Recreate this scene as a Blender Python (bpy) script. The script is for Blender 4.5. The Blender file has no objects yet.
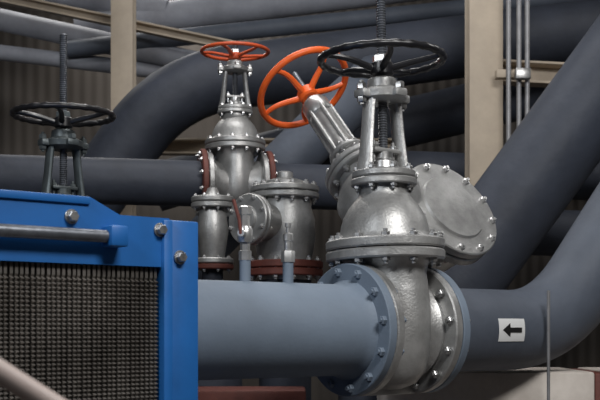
import bpy, bmesh, math, random
from mathutils import Matrix, Vector
random.seed(3)
R=math.radians
# ------------------------------------------------------------------ materials
def mat(name,col,rough=.5,metal=0.0,var=.12,scale=8,bump=.1,bscale=60,col2=None,spec=.5,coat=0,bd=.004):
    m=bpy.data.materials.new(name); m.use_nodes=True
    nt=m.node_tree; N=nt.nodes; L=nt.links; b=N['Principled BSDF']
    tc=N.new('ShaderNodeTexCoord'); no=N.new('ShaderNodeTexNoise')
    no.inputs['Scale'].default_value=scale; no.inputs['Detail'].default_value=6; no.inputs['Roughness'].default_value=.65
    L.new(tc.outputs['Object'],no.inputs['Vector'])
    r=N.new('ShaderNodeValToRGB'); r.color_ramp.elements[0].position=.32; r.color_ramp.elements[1].position=.68
    c2=col2 if col2 else tuple(max(0,c*(1-var*2)) for c in col)
    r.color_ramp.elements[0].color=(*c2,1); r.color_ramp.elements[1].color=(*tuple(min(1,c*(1+var)) for c in col),1)
    L.new(no.outputs['Fac'],r.inputs['Fac']); L.new(r.outputs['Color'],b.inputs['Base Color'])
    b.inputs['Roughness'].default_value=rough; b.inputs['Metallic'].default_value=metal
    b.inputs['Specular IOR Level'].default_value=spec
    b.inputs['Coat Weight'].default_value=coat
    if bump>0:
        n2=N.new('ShaderNodeTexNoise'); n2.inputs['Scale'].default_value=bscale; n2.inputs['Detail'].default_value=4
        L.new(tc.outputs['Object'],n2.inputs['Vector'])
        bp=N.new('ShaderNodeBump'); bp.inputs['Strength'].default_value=bump; bp.inputs['Distance'].default_value=bd
        L.new(n2.outputs['Fac'],bp.inputs['Height']); L.new(bp.outputs['Normal'],b.inputs['Normal'])
    return m
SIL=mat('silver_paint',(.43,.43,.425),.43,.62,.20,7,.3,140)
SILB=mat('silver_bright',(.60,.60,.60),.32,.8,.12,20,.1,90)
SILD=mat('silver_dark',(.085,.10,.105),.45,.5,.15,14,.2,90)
BLK=mat('black_enamel',(.010,.010,.012),.33,.0,.1,20,.05,60)
RED=mat('red_enamel',(.60,.085,.022),.45,0,.1,20,.05,60)
ORG=mat('orange_enamel',(.85,.13,.02),.42,0,.08,20,.05,60)
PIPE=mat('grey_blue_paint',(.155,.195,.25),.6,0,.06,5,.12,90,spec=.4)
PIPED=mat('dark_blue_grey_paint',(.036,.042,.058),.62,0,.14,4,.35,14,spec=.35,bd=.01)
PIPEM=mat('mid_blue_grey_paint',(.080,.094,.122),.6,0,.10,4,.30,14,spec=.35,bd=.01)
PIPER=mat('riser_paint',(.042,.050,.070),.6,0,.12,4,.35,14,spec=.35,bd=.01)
PIPEL=mat('light_lagging',(.28,.295,.34),.6,0,.12,4,.3,14,bd=.01)
BLU=mat('blue_enamel',(.008,.112,.37),.48,0,.08,5,.06,30)
BOLT=mat('zinc_bolt',(.45,.45,.45),.35,.85,.2,40,.1,90)
RODM=mat('dull_steel',(.14,.15,.17),.4,.6,.2,20,.2,80)
CONDM=mat('galvanised_conduit',(.26,.26,.27),.45,.4,.1,20,.1,80)
RUST=mat('red_brown_paint',(.13,.034,.024),.65,0,.15,30,.2,60)
TAN=mat('cream_steel_paint',(.43,.36,.28),.6,0,.1,3,.1,30)
PACK=mat('plate_edges',(.21,.195,.18),.38,.6,.25,4,.2,80,col2=(.10,.09,.08))
GASK=mat('plate_gasket',(.015,.014,.013),.6,.2,.2,10,0)
CONC=mat('painted_plinth',(.62,.57,.52),.75,0,.1,4,.2,30,col2=(.42,.37,.33))
DK=mat('dark_rubber',(.01,.01,.011),.6,0,.1,10,0)
WHT=mat('label_white',(.75,.76,.76),.5,0,.02,5,0)
LBK=mat('label_black',(.01,.01,.01),.5,0,.02,5,0)
RAILM=mat('rail_paint',(.42,.34,.31),.5,0,.05,5,.05,30)
FLOORM=mat('floor_concrete',(.10,.09,.085),.7,0,.2,2,.2,20)
CEILM=mat('ceiling_deck',(.06,.057,.055),.8,0,.1,2,.1,20)
WALLP=mat('wall_plaster',(.10,.095,.09),.8,0,.1,2,.1,20)
def slat_mat():
    m=bpy.data.materials.new('ribbed_cladding'); m.use_nodes=True
    nt=m.node_tree;N=nt.nodes;L=nt.links;b=N['Principled BSDF']
    tc=N.new('ShaderNodeTexCoord'); w=N.new('ShaderNodeTexWave'); w.bands_direction='X'; w.inputs['Scale'].default_value=3.2
    w.inputs['Distortion'].default_value=0
    L.new(tc.outputs['Object'],w.inputs['Vector'])
    n=N.new('ShaderNodeTexNoise'); n.inputs['Scale'].default_value=.9; L.new(tc.outputs['Object'],n.inputs['Vector'])
    r=N.new('ShaderNodeValToRGB'); r.color_ramp.elements[0].color=(.042,.036,.032,1); r.color_ramp.elements[1].color=(.12,.104,.09,1)
    r.color_ramp.elements[0].position=.35;r.color_ramp.elements[1].position=.65
    L.new(n.outputs['Fac'],r.inputs['Fac']); L.new(r.outputs['Color'],b.inputs['Base Color'])
    bp=N.new('ShaderNodeBump'); bp.inputs['Strength'].default_value=.3; bp.inputs['Distance'].default_value=.02
    L.new(w.outputs['Fac'],bp.inputs['Height']); L.new(bp.outputs['Normal'],b.inputs['Normal'])
    b.inputs['Roughness'].default_value=.7
    return m
SLAT=slat_mat()
# ------------------------------------------------------------------ mesh builder
class MB:
    def __init__(s,name,M=None):
        s.name=name; s.bm=bmesh.new(); s.mats=[]; s.M=M or Matrix.Identity(4)
    def mi(s,m):
        if m not in s.mats: s.mats.append(m)
        return s.mats.index(m)
    def rings(s,rings,m,cap=True,closed=False):
        i=s.mi(m); bm=s.bm
        V=[[bm.verts.new(s.M@Vector(p)) for p in r] for r in rings]
        n=len(V[0]); K=len(V)
        for a in range(K if closed else K-1):
            A=V[a];B=V[(a+1)%K]
            for j in range(n):
                f=bm.faces.new((A[j],A[(j+1)%n],B[(j+1)%n],B[j])); f.material_index=i
        if cap and not closed:
            f=bm.faces.new(list(reversed(V[0]))); f.material_index=i
            f=bm.faces.new(V[-1]); f.material_index=i
    def lathe(s,prof,F,m,seg=40,sx=1,sy=1,cap=True):
        rg=[]
        for r,z in prof:
            r=max(r,.0004)
            rg.append([F@Vector((r*sx*math.cos(2*math.pi*k/seg),r*sy*math.sin(2*math.pi*k/seg),z)) for k in range(seg)])
        s.rings(rg,m,cap)
    def cyl(s,a,b,r,m,seg=20,r2=None):
        a=Vector(a);b=Vector(b); F=frame(a,b-a); h=(b-a).length
        s.lathe([(r,0),(r if r2 is None else r2,h)],F,m,seg)
    def disc(s,F,r,z0,z1,m,seg=56,sx=1,sy=1,c=.004):
        s.lathe([(r-c,z0),(r,z0+c),(r,z1-c),(r-c,z1)],F,m,seg,sx,sy)
    def nut(s,F,r,h,m):
        s.lathe([(r,0),(r,h*.8),(r*.85,h)],F,m,6)
    def bolts(s,F,Rr,n,z0,z1,sz,m,sx=1,sy=1,ph=0,ext=.6):
        for k in range(n):
            a=2*math.pi*(k+.5)/n+ph
            p=Vector((Rr*sx*math.cos(a),Rr*sy*math.sin(a),0))
            G=F@Matrix.Translation(p)
            s.nut(G@Matrix.Translation((0,0,z1)),sz,sz*.9,m)
            s.nut(G@Matrix.Translation((0,0,z0))@Matrix.Rotation(math.pi,4,'X'),sz,sz*.9,m)
            s.lathe([(sz*.5,z0-sz*(.9+ext)),(sz*.5,z1+sz*(.9+ext))],G,m,8)
    def tube(s,pts,r,m,seg=32,closed=False,cap=True,rf=None):
        pts=[Vector(p) for p in pts]; n=len(pts); rg=[]
        prevx=None
        for i,p in enumerate(pts):
            if closed: t=pts[(i+1)%n]-pts[i-1]
            else: t=pts[min(i+1,n-1)]-pts[max(i-1,0)]
            t.normalize()
            if prevx is None:
                x=t.orthogonal().normalized()
            else:
                x=(prevx-t*prevx.dot(t)).normalized()
            prevx=x; y=t.cross(x)
            rr=rf(i/(n-1)) if rf else r
            rg.append([p+x*rr*math.cos(2*math.pi*k/seg)+y*rr*math.sin(2*math.pi*k/seg) for k in range(seg)])
        s.rings(rg,m,cap,closed)
    def box(s,F,lo,hi,m,bev=.004):
        i=s.mi(m); t=bmesh.new(); bmesh.ops.create_cube(t,size=1)
        for v in t.verts:
            v.co=Vector([lo[k]+(v.co[k]+.5)*(hi[k]-lo[k]) for k in range(3)])
        if bev>0: bmesh.ops.bevel(t,geom=t.edges[:],offset=bev,segments=2,profile=.5,affect='EDGES')
        mp={v:s.bm.verts.new(s.M@(F@v.co)) for v in t.verts}
        for f in t.faces:
            g=s.bm.faces.new([mp[v] for v in f.verts]); g.material_index=i
        t.free()
    def prism(s,F,poly,y0,y1,m):
        s.rings([[F@Vector((x,y0,z)) for x,z in poly],[F@Vector((x,y1,z)) for x,z in poly]],m)
    def done(s,angle=35):
        bmesh.ops.recalc_face_normals(s.bm,faces=s.bm.faces[:])
        me=bpy.data.meshes.new(s.name); s.bm.to_mesh(me); s.bm.free()
        for m in s.mats: me.materials.append(m)
        me.polygons.foreach_set('use_smooth',[True]*len(me.polygons))
        me.set_sharp_from_angle(angle=R(angle))
        o=bpy.data.objects.new(s.name,me); bpy.context.scene.collection.objects.link(o); return o
def frame(o,z,xh=None):
    z=Vector(z).normalized()
    x=Vector(xh) if xh else (Vector((0,0,1)).cross(z) if abs(z.z)<.95 else Vector((1,0,0)))
    x=(x-z*x.dot(z)).normalized(); y=z.cross(x)
    M=Matrix((x,y,z)).transposed().to_4x4(); M.translation=Vector(o); return M
def fillet(pts,rad,n=10):
    pts=[Vector(p) for p in pts]; out=[pts[0]]
    for i in range(1,len(pts)-1):
        p=pts[i];a=(pts[i-1]-p);b=(pts[i+1]-p);la=a.length;lb=b.length
        a.normalize();b.normalize(); d=min(rad,la*.49,lb*.49)
        s=p+a*d;e=p+b*d
        for k in range(n+1):
            t=k/n; out.append(s*(1-t)**2+p*2*t*(1-t)+e*t*t)
    out.append(pts[-1]); return out
I4=Matrix.Identity(4)
# ------------------------------------------------------------------ handwheel
def handwheel(mb,F,Rw,rt,m,spokes=5,dish=.03,hub=.034,scal=0,hubm=None,ph=.3):
    n=96
    rg=[]
    for k in range(n):
        a=2*math.pi*k/n; rr=rt*(1+scal*math.cos(a*24))
        c=Vector((math.cos(a),math.sin(a),0))
        rg.append([F@(c*(Rw+rr*math.cos(2*math.pi*j/12))+Vector((0,0,rr*math.sin(2*math.pi*j/12)))) for j in range(12)])
    mb.rings(rg,m,closed=True)
    for k in range(spokes):
        a=2*math.pi*k/spokes+ph; P=[]
        for q in range(9):
            t=q/8; rad=hub*.7+(Rw-hub*.7)*t
            zz=-dish*(1-t)**1.5; aa=a+.12*math.sin(t*math.pi)
            P.append(F@Vector((rad*math.cos(aa),rad*math.sin(aa),zz)))
        mb.tube(P,rt*.75,m,10,rf=lambda t:rt*(1.0-.3*t))
    mb.lathe([(hub*.8,-dish-.022),(hub,-dish-.016),(hub,-dish+.016),(hub*.8,-dish+.022)],F,hubm or m,24)
# ------------------------------------------------------------------ gate valve
def gate_valve(name,loc,ang,s,sz,body,wheelmat,hl=.135,lean=0,wtop=1.15,scal=.12,boltm=BOLT,flm=None,spokes=5,wr=.19):
    M=Matrix.Translation(loc)@Matrix.Rotation(R(ang),4,'Z')@Matrix.Rotation(R(lean),4,'X')@Matrix.Diagonal((s,s,sz,1))
    mb=MB(name,M); flm=flm or body
    X=frame((0,0,0),(1,0,0),(0,1,0))
    mb.lathe([(.137,-hl+.01),(.15,-hl+.03),(.155,-hl+.045),(.14,-hl+.07),(.14,hl-.07),(.155,hl-.045),(.15,hl-.03),(.137,hl-.01)],X,body,56)
    mb.disc(X,.2,-hl,-hl+.03,flm); mb.disc(X,.2,hl-.03,hl,flm)
    prof=[(.0,-.185),(.05,-.182),(.10,-.165),(.135,-.13),(.152,-.08),(.158,0),(.156,.08),(.15,.13),(.145,.17),(.15,.195),(.165,.215)]
    mb.lathe(prof,I4,body,56,.72,1.02)
    mb.box(I4,(-.115,-.012,-.2),(.115,.012,-.1),body,.004)
    mb.disc(I4,.187,.213,.243,body,64,.93,1.05,.005)
    mb.disc(I4,.187,.247,.277,body,64,.93,1.05,.005)
    mb.bolts(I4,.166,12,.213,.277,.0135,boltm,.93,1.05)
    dome=[(.15,.277),(.145,.285),(.141,.30),(.138,.32),(.13,.345),(.116,.372),(.098,.395),(.084,.41),(.077,.425),(.077,.445)]
    mb.lathe(dome,I4,body,56,.95,1.02)
    mb.disc(I4,.102,.445,.467,body,48,1,1,.004)
    mb.disc(I4,.098,.470,.492,body,48,1,1,.004)
    mb.bolts(I4,.086,8,.445,.492,.0115,boltm)
    mb.lathe([(.05,.492),(.045,.52),(.03,.53),(.03,.55)],I4,boltm,28)
    mb.box(I4,(-.052,-.022,.548),(.052,.022,.562),body,.004)
    for sx in (-1,1):
        mb.cyl((sx*.04,0,.49),(sx*.04,0,.585),.006,boltm,8)
        mb.nut(Matrix.Translation((sx*.04,0,.562)),.012,.012,boltm)
    for sx in (-1,1):
        rg=[]
        for t,x,w,dp in ((0,.078,.020,.036),(.15,.073,.017,.030),(.5,.064,.015,.026),(.85,.056,.015,.026),(1,.05,.02,.03)):
            z=.49+t*.235
            rg.append([Vector((sx*x+w*.9*math.cos(2*math.pi*k/12),dp*math.sin(2*math.pi*k/12),z)) for k in range(12)])
        mb.rings(rg,body)
    mb.lathe([(.055,.705),(.075,.715),(.078,.735),(.06,.745),(.048,.75),(.045,.775),(.04,.78)],I4,body,32)
    mb.box(I4,(-.098,-.024,.712),(.098,.024,.738),body,.006)
    mb.box(I4,(-.024,-.09,.712),(.024,.09,.738),body,.006)
    for sx in (-1,1):
        mb.nut(Matrix.Translation((sx*.085,0,.738)),.015,.018,boltm); mb.cyl((sx*.085,0,.69),(sx*.085,0,.765),.007,boltm,8)
        mb.nut(Matrix.Translation((0,sx*.078,.738)),.015,.018,boltm)
        mb.nut(Matrix.Translation((sx*.085,0,.712))@Matrix.Rotation(math.pi,4,'X'),.015,.015,boltm)
    handwheel(mb,Matrix.Translation((0,0,.84)),wr,.0115,wheelmat,spokes,.03,.036,scal)
    mb.lathe([(.03,.83),(.03,.85),(.022,.855)],I4,boltm,6)
    pr=[(.013,.5)]; z=.5
    while z<wtop:
        pr+= [(.0155,z+.004),(.0125,z+.008)]; z+=.008
    mb.lathe(pr,I4,RODM,16)
    return mb.done()
TH=38.0
LINE=Matrix.Translation((.135,0,1.0))@Matrix.Rotation(R(TH),4,'Z')
LX=LINE@frame((0,0,0),(1,0,0),(0,1,0))
def L3(t,y,z): return LINE@Vector((t,y,z))
gate_valve('gate_valve',L3(.167,0,0),TH,1,1,SIL,BLK,lean=-1.4)
V2=Vector((-.295,1.7,1.66)); d2=Vector((math.cos(R(12)),math.sin(R(12)),0))
gate_valve('gate_valve.001',V2,12,.79,.72,SIL,RED,hl=.17,wtop=.9,scal=0,flm=SIL)
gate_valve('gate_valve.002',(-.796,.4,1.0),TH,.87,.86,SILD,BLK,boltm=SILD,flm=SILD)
# ------------------------------------------------------------------ main pipe left
mb=MB('supply_pipe')
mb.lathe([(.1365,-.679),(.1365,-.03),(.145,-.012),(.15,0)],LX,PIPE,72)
mb.disc(LX,.2,0,.03,PIPE,72,c=.003)
mb.bolts(LX,.176,12,0,.064,.0135,PIPE,ph=.1,ext=.5)
mb.lathe([(.15,.03),(.15,.0322)],LX,DK,40)
for k,(t) in enumerate((-.366,-.215)):
    p=L3(t,0,.12); mb.cyl(p,p+Vector((0,0,.075)),.0155,PIPE,24)
mb.done()
mb=MB('discharge_pipe')
mb.disc(LX,.2,.304,.334,PIPE,72,c=.003)
mb.bolts(LX,.176,12,.27,.334,.0135,BOLT,ph=.1,ext=.5)
pth=fillet([L3(.334,0,0),L3(.96,0,0),Vector((1.72,.95,2.2)),Vector((2.37,1.2,3.2))],.24,18)
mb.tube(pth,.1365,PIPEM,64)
mb.done()
# flow label
mb=MB('flow_direction_label')
def patch(r,m,pts):
    rg=[]
    for rr in (r,r+.0012):
        rg.append([L3(t,-rr*math.cos(z/r),rr*math.sin(z/r)) for t,z in pts])
    mb.rings(rg,m)
def strip(t0,t1,z0,z1,r,m,n=8):
    for k in range(n):
        a=z0+(z1-z0)*k/n;b=z0+(z1-z0)*(k+1)/n
        patch(r,m,[(t0,a),(t1,a),(t1,b),(t0,b)])
tc=.592
strip(tc-.062,tc+.062,-.037,.037,.1372,WHT)
strip(tc-.012,tc+.045,-.008,.008,.1388,LBK,2)
patch(.1388,LBK,[(tc-.046,0),(tc-.010,-.022),(tc-.010,0)])
patch(.1388,LBK,[(tc-.046,0),(tc-.010,0),(tc-.010,.022)])
mb.done()
# ------------------------------------------------------------------ instruments on main pipe
mb=MB('thermowell_fitting')
p=L3(-.215,0,.195)
def up(mb,p,prof,m,seg=20): mb.lathe(prof,Matrix.Translation(p),m,seg)
up(mb,p,[(.02,0),(.02,.03),(.017,.034)],SILB,6); up(mb,p,[(.012,.034),(.012,.06),(.015,.062),(.015,.08),(.012,.084)],SILB)
up(mb,p,[(.006,.084),(.006,.10),(.009,.102),(.009,.112)],SILB,12)
mb.done()
mb=MB('instrument_valve')
p=L3(-.366,0,.195)
up(mb,p,[(.018,0),(.018,.025),(.014,.028),(.014,.05)],SILB,6); up(mb,p,[(.019,.05),(.022,.06),(.022,.085),(.017,.095)],SILB)
up(mb,p,[(.014,.095),(.014,.125),(.018,.128),(.018,.148),(.012,.152)],SILB,6)
mb.cyl(p+Vector((0,0,.073)),p+Vector((-.01,-.045,.073)),.01,SILB,12)
mb.tube([p+Vector((-.01,-.042,.07)),p+Vector((-.014,-.045,.11)),p+Vector((-.03,-.045,.165))],.005,RUST,8)
mb.done()
# ------------------------------------------------------------------ plate heat exchanger
mb=MB('plate_heat_exchanger',LINE)
mb.box(I4,(-.765,-.25,-1.0),(-.680,.45,.264),BLU,.005)
mb.box(I4,(-.785,-.262,-1.0),(-.760,-.20,.262),BLU,.004)
mb.prism(I4,[(-1.95,.150),(-1.95,.303),(-.973,.303),(-.897,.267),(-.763,.267),(-.763,.150)],-.25,.42,BLU)
mb.box(I4,(-1.95,-.257,.285),(-.975,-.24,.303),BLU,.003)
mb.box(I4,(-2.03,-.27,-1.0),(-1.95,.45,.303),BLU,.005)
mb.cyl((-1.95,-.275,.213),(-.93,-.275,.213),.0145,RODM,20)
mb.box(I4,(-.945,-.30,.190),(-.90,-.24,.238),BLU,.006)
for t,z in ((-1.02,.255),(-.79,.238),(-.735,.175)):
    F=frame((t,-.25,z),(0,-1,0),(1,0,0)); mb.disc(F,.017,0,.005,BOLT,20,c=.001)
    mb.nut(F@Matrix.Translation((0,0,.005)),.013,.013,BOLT)
mb.box(I4,(-1.95,-.222,-.75),(-.763,.42,.149),GASK,0)
n=92; z0=-.74; z1=.149; st=2*88
x0=-1.94; pitch=(1.94-.787)/n
for i in range(n):
    xc=x0+(i+.5)*pitch+random.uniform(-.07,.07)*pitch; rg=[]
    for k in range(st+1):
        z=z0+(z1-z0)*k/st
        flat=z>z1-.03
        bul=(k%2==1)
        w=pitch*(.30 if flat else (.36 if bul else .29)); dy=.003 if flat else (.007 if bul else 0)
        ph=0 if flat else .07*pitch*(1 if bul else -1)
        rg.append([Vector((xc+ph-w,-.234-dy,z)),Vector((xc+ph+w,-.234-dy,z)),Vector((xc+ph+w,-.221,z)),Vector((xc+ph-w,-.221,z))])
    mb.rings(rg,PACK)
mb.done(30)
# ------------------------------------------------------------------ lift check valve behind
mb=MB('check_valve',Matrix.Translation((-.057,.9,0)))
mb.lathe([(.105,1.19),(.105,1.22),(.098,1.25),(.108,1.30),(.116,1.35),(.114,1.42),(.10,1.47),(.104,1.50)],I4,SIL,56)
mb.disc(I4,.13,1.50,1.522,SIL); mb.disc(I4,.13,1.526,1.548,SIL)
mb.bolts(I4,.113,12,1.50,1.548,.011,SILB)
mb.lathe([(.085,1.548),(.08,1.565),(.05,1.575),(.03,1.58),(.03,1.60),(.02,1.605)],I4,SIL,32)
mb.disc(I4,.145,1.235,1.262,RUST); mb.disc(I4,.145,1.205,1.232,RUST)
mb.bolts(I4,.128,12,1.205,1.262,.011,SILB)
F=frame((-.03,-.03,1.40),(-.62,-.74,.05))
mb.lathe([(.07,.0),(.07,.13)],F,SIL,40)
mb.disc(F,.095,.13,.148,SIL); mb.disc(F,.095,.151,.169,SIL); mb.bolts(F,.082,8,.13,.169,.009,SILB)
mb.lathe([(.05,.169),(.045,.18),(.02,.185)],F,SIL,30)
mb.lathe([(.10,.0),(.10,1.206)],I4,PIPED,40)
mb.done()
mb=MB('flanged_strainer',Matrix.Translation((-.37,1.35,0)))
mb.lathe([(.05,1.30),(.06,1.36),(.068,1.42),(.06,1.48),(.05,1.52)],I4,SIL,40)
for z,mm in ((1.255,RUST),(1.28,SIL),(1.515,SIL),(1.54,SIL)): mb.disc(I4,.09,z,z+.022,mm)
mb.bolts(I4,.075,8,1.515,1.562,.008,SILB); mb.bolts(I4,.075,8,1.255,1.302,.008,SILB)
mb.lathe([(.045,.0),(.045,1.26)],I4,PIPED,30)
mb.lathe([(.045,1.56),(.03,1.575),(.02,1.6)],I4,SIL,30)
mb.done()
# ------------------------------------------------------------------ inclined globe valve with orange wheel
mb=MB('globe_valve')
nv=Vector((-.423,.517,.744)).normalized(); base=Vector((.1975,.65,1.5925)); Bc=base-nv*.2
F=frame(Bc,nv)
mb.lathe([(.02,-.15),(.08,-.135),(.125,-.09),(.148,-.02),(.145,.05),(.12,.09),(.10,.11),(.10,.135)],F,SIL,56)
mb.disc(F,.13,.135,.157,SIL); mb.disc(F,.13,.16,.182,SIL); mb.bolts(F,.113,10,.135,.182,.012,SILB)
mb.lathe([(.085,.182),(.07,.21),(.056,.235),(.052,.25)],F,SIL,40)
mb.disc(F,.07,.25,.266,SIL)
mb.lathe([(.05,.266),(.048,.30),(.042,.33),(.042,.47),(.048,.475),(.052,.49),(.052,.53),(.045,.545),(.03,.55)],F,SILB,32)
for k in range(6):
    a=k*math.pi/3; G=F@Matrix.Translation((.047*math.cos(a),.047*math.sin(a),0)); mb.lathe([(.008,.26),(.008,.49)],G,SIL,8)
mb.bolts(F,.058,6,.25,.266,.010,SILB)
mb.lathe([(.014,.55),(.014,.72)],F,RODM,16)
handwheel(mb,F@Matrix.Translation((0,0,.635)),.178,.0125,ORG,5,.035,.036,0)
m=Vector((.50,-.68,.50)).normalized(); C=Vector((.552,.53,1.445)); G=frame(C-m*.3,m)
mb.lathe([(.12,-.05),(.14,.02),(.155,.12),(.16,.215)],G,SIL,56)
mb.disc(G,.196,.195,.228,SIL,64); mb.disc(G,.196,.234,.267,SIL,64); mb.bolts(G,.176,12,.195,.267,.0125,SILB)
mb.lathe([(.13,.267),(.125,.276),(.0,.278)],G,SIL,56)
mb.cyl(C-m*.24,Bc,.11,SIL,40)
mb.tube(fillet([Bc,Bc+Vector((-.02,.55,-.05)),Bc+Vector((-.04,.585,-1.44))],.2),.10,PIPED,32)
mb.done()
# ------------------------------------------------------------------ background pipes
def pipe(name,pts,r,m,fr=.3,fl=None):
    mb=MB(name); P=fillet(pts,fr,14); mb.tube(P,r,m,40)
    if fl:
        end,rr,fm=fl; a,b=(P[0],P[1]) if end==0 else (P[-1],P[-2])
        F=frame(a,(b-a)); mb.disc(F,rr,0.001,.026,fm,48); mb.bolts(F,rr*.87,12,0.001,.026,.010,BOLT)
    mb.done()
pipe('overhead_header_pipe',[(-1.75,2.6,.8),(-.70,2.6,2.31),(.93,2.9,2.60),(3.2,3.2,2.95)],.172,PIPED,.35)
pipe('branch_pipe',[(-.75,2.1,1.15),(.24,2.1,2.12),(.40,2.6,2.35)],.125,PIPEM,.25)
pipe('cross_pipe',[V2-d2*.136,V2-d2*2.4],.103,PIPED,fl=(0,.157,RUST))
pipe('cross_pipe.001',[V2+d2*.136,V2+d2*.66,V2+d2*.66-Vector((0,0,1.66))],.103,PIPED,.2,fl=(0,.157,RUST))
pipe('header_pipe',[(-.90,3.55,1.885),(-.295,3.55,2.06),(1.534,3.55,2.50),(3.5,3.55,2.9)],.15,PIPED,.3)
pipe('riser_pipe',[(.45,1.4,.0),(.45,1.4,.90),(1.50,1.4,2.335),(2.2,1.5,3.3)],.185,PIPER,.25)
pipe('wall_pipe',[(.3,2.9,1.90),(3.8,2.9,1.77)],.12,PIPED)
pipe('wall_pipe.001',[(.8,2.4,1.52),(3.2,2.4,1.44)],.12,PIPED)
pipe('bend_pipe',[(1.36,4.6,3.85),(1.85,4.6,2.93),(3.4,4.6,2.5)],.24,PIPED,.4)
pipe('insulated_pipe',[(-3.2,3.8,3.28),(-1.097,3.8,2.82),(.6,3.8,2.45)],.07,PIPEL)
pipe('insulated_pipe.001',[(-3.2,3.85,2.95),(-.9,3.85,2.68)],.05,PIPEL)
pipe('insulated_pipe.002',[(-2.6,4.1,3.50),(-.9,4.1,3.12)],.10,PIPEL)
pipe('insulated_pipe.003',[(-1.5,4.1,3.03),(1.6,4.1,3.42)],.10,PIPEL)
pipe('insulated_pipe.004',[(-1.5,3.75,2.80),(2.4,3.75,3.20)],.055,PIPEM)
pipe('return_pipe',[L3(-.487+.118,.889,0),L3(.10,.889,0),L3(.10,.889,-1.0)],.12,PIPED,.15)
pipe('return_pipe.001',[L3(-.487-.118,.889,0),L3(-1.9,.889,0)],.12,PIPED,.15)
# ------------------------------------------------------------------ steelwork
def hcol(name,x,y,w,d,z0,z1):
    mb=MB(name); t=.014
    mb.box(I4,(x-w/2,y-d/2,z0),(x+w/2,y-d/2+t,z1),TAN,.002)
    mb.box(I4,(x-w/2,y+d/2-t,z0),(x+w/2,y+d/2,z1),TAN,.002)
    mb.box(I4,(x-t/2,y-d/2+t,z0),(x+t/2,y+d/2-t,z1),TAN,0)
    mb.box(I4,(x-w*.8,y-d*.8,z0),(x+w*.8,y+d*.8,z0+.02),TAN,.002)
    mb.done()
hcol('steel_column',.918,2.2,.165,.16,0,4.2)
hcol('steel_column.001',-1.05,3.25,.13,.14,0,4.2)
def beam(name,a,b,h,d):
    mb=MB(name); a=Vector(a);b=Vector(b); F=frame(a,b-a,(0,1,0)); Ln=(b-a).length
    mb.box(F,(-d/2,-h/2,0),(d/2,-h/2+.012,Ln),TAN,.002)
    mb.box(F,(-d/2,h/2-.012,0),(d/2,h/2,Ln),TAN,.002)
    mb.box(F,(d/2-.012,-h/2,0),(d/2,h/2,Ln),TAN,.002); mb.done()
beam('steel_beam',(-2.2,3.55,3.14),(-.1,3.55,2.70),.06,.06)
beam('steel_beam.001',(-.97,3.13,2.07),(.6,3.13,2.07),.09,.08)
beam('steel_beam.002',(1.01,2.25,2.30),(2.6,2.25,2.22),.11,.10)
for i,(x,r) in enumerate(((.985,.012),(1.035,.012),(1.075,.012))):
    mb=MB('electrical_conduit'); mb.cyl((x+.02,2.0,1.4),(x+.02,2.0,4.19),r,CONDM,14); mb.done()
mb=MB('conduit_bracket'); mb.box(I4,(.95,2.014,2.22),(1.12,2.07,2.26),TAN,.003); mb.box(I4,(1.03,1.94,2.20),(1.10,1.986,2.25),BOLT,.003); mb.done()
mb=MB('electrical_conduit'); mb.cyl((.82,.33,.0),(.82,.33,1.13),.0055,CONDM,12); mb.done()
# plinth
mb=MB('pipe_plinth'); mb.box(I4,(.30,.5,0),(1.02,1.0,.855),CONC,.01)
mb.box(I4,(1.02,.5,0),(1.08,1.0,.85),RUST,.004); mb.box(I4,(1.08,.5,0),(1.9,1.0,.855),CONC,.01); mb.done()
mb=MB('cable_duct'); mb.box(I4,(-.6,.35,0),(.02,.62,.80),RUST,.01); mb.box(I4,(-.6,.34,.72),(.02,.36,.74),DK,.002); mb.done()
# foreground handrail
mb=MB('handrail'); mb.tube(fillet([(-.95,-2.1,0),(-.95,-2.1,1.347),(-.327,-2.1,.954),(0,-2.1,.748),(0,-2.1,0)],.06),.013,RAILM,20); mb.done()
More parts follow.
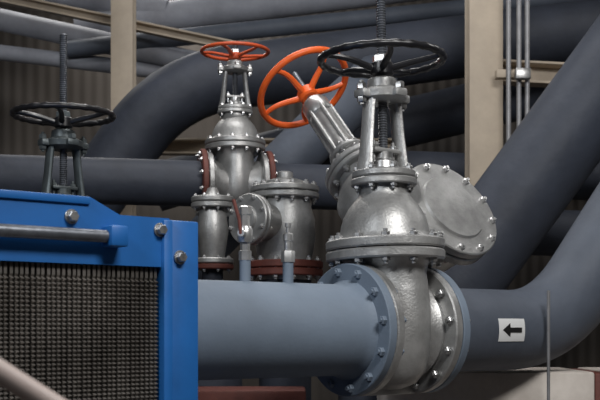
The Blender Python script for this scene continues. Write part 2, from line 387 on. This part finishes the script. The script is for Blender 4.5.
# ------------------------------------------------------------------ room
def slab(name,lo,hi,m):
    mb=MB(name); mb.box(I4,lo,hi,m,0); mb.done()
slab('floor',(-4,-4.5,-.1),(4.5,6,0),FLOORM)
slab('ceiling',(-4,-4.5,4.2),(4.5,6,4.3),CEILM)
slab('wall_back',(-4,6,0),(4.5,6.1,4.2),SLAT)
slab('wall_left',(-4.1,-4.5,0),(-4,6,4.2),WALLP)
slab('wall_right',(4.5,-4.5,0),(4.6,6,4.2),WALLP)
slab('wall_front',(-4,-4.6,0),(4.5,-4.5,4.2),WALLP)
# ------------------------------------------------------------------ lights
def area(name,loc,tgt,sx,sy,e,col=(1,1,1)):
    l=bpy.data.lights.new(name,'AREA'); l.shape='RECTANGLE'; l.size=sx; l.size_y=sy; l.energy=e; l.color=col
    o=bpy.data.objects.new(name,l); o.location=loc
    o.rotation_euler=(Vector(tgt)-Vector(loc)).to_track_quat('-Z','Y').to_euler()
    bpy.context.scene.collection.objects.link(o)
area('key_lamp',(1.1,-2.3,3.3),(.1,.1,1.2),1.3,.6,90,(1,.985,.965))
area('fill_lamp',(-1.9,-2.6,2.9),(-.4,0,1.1),1.2,.5,42,(.92,.96,1))
area('fluorescent_lamp',(-.2,1.0,4.1),(-.1,1.2,1),2.2,.3,46,(1,.985,.97))
area('fluorescent_lamp_rear',(-1.2,4.9,4.1),(-.6,4.5,1),3,.3,50,(1,.97,.93))
area('fluorescent_lamp_side',(2.9,1.5,3.9),(.9,1.5,1.2),.4,2,30,(1,.985,.97))
w=bpy.data.worlds.new('world'); bpy.context.scene.world=w; w.use_nodes=True
w.node_tree.nodes['Background'].inputs[0].default_value=(.05,.05,.055,1)
# ------------------------------------------------------------------ camera
cd=bpy.data.cameras.new('camera'); co=bpy.data.objects.new('camera',cd)
cd.sensor_width=36; cd.lens=66; cd.shift_y=130/600; cd.clip_start=.05
cd.dof.use_dof=True; cd.dof.focus_distance=3.3; cd.dof.aperture_fstop=8
co.location=(0,-3.3,1.0); co.rotation_euler=(R(90),0,0)
bpy.context.scene.collection.objects.link(co); bpy.context.scene.camera=co
bpy.context.scene.view_settings.view_transform='Standard'
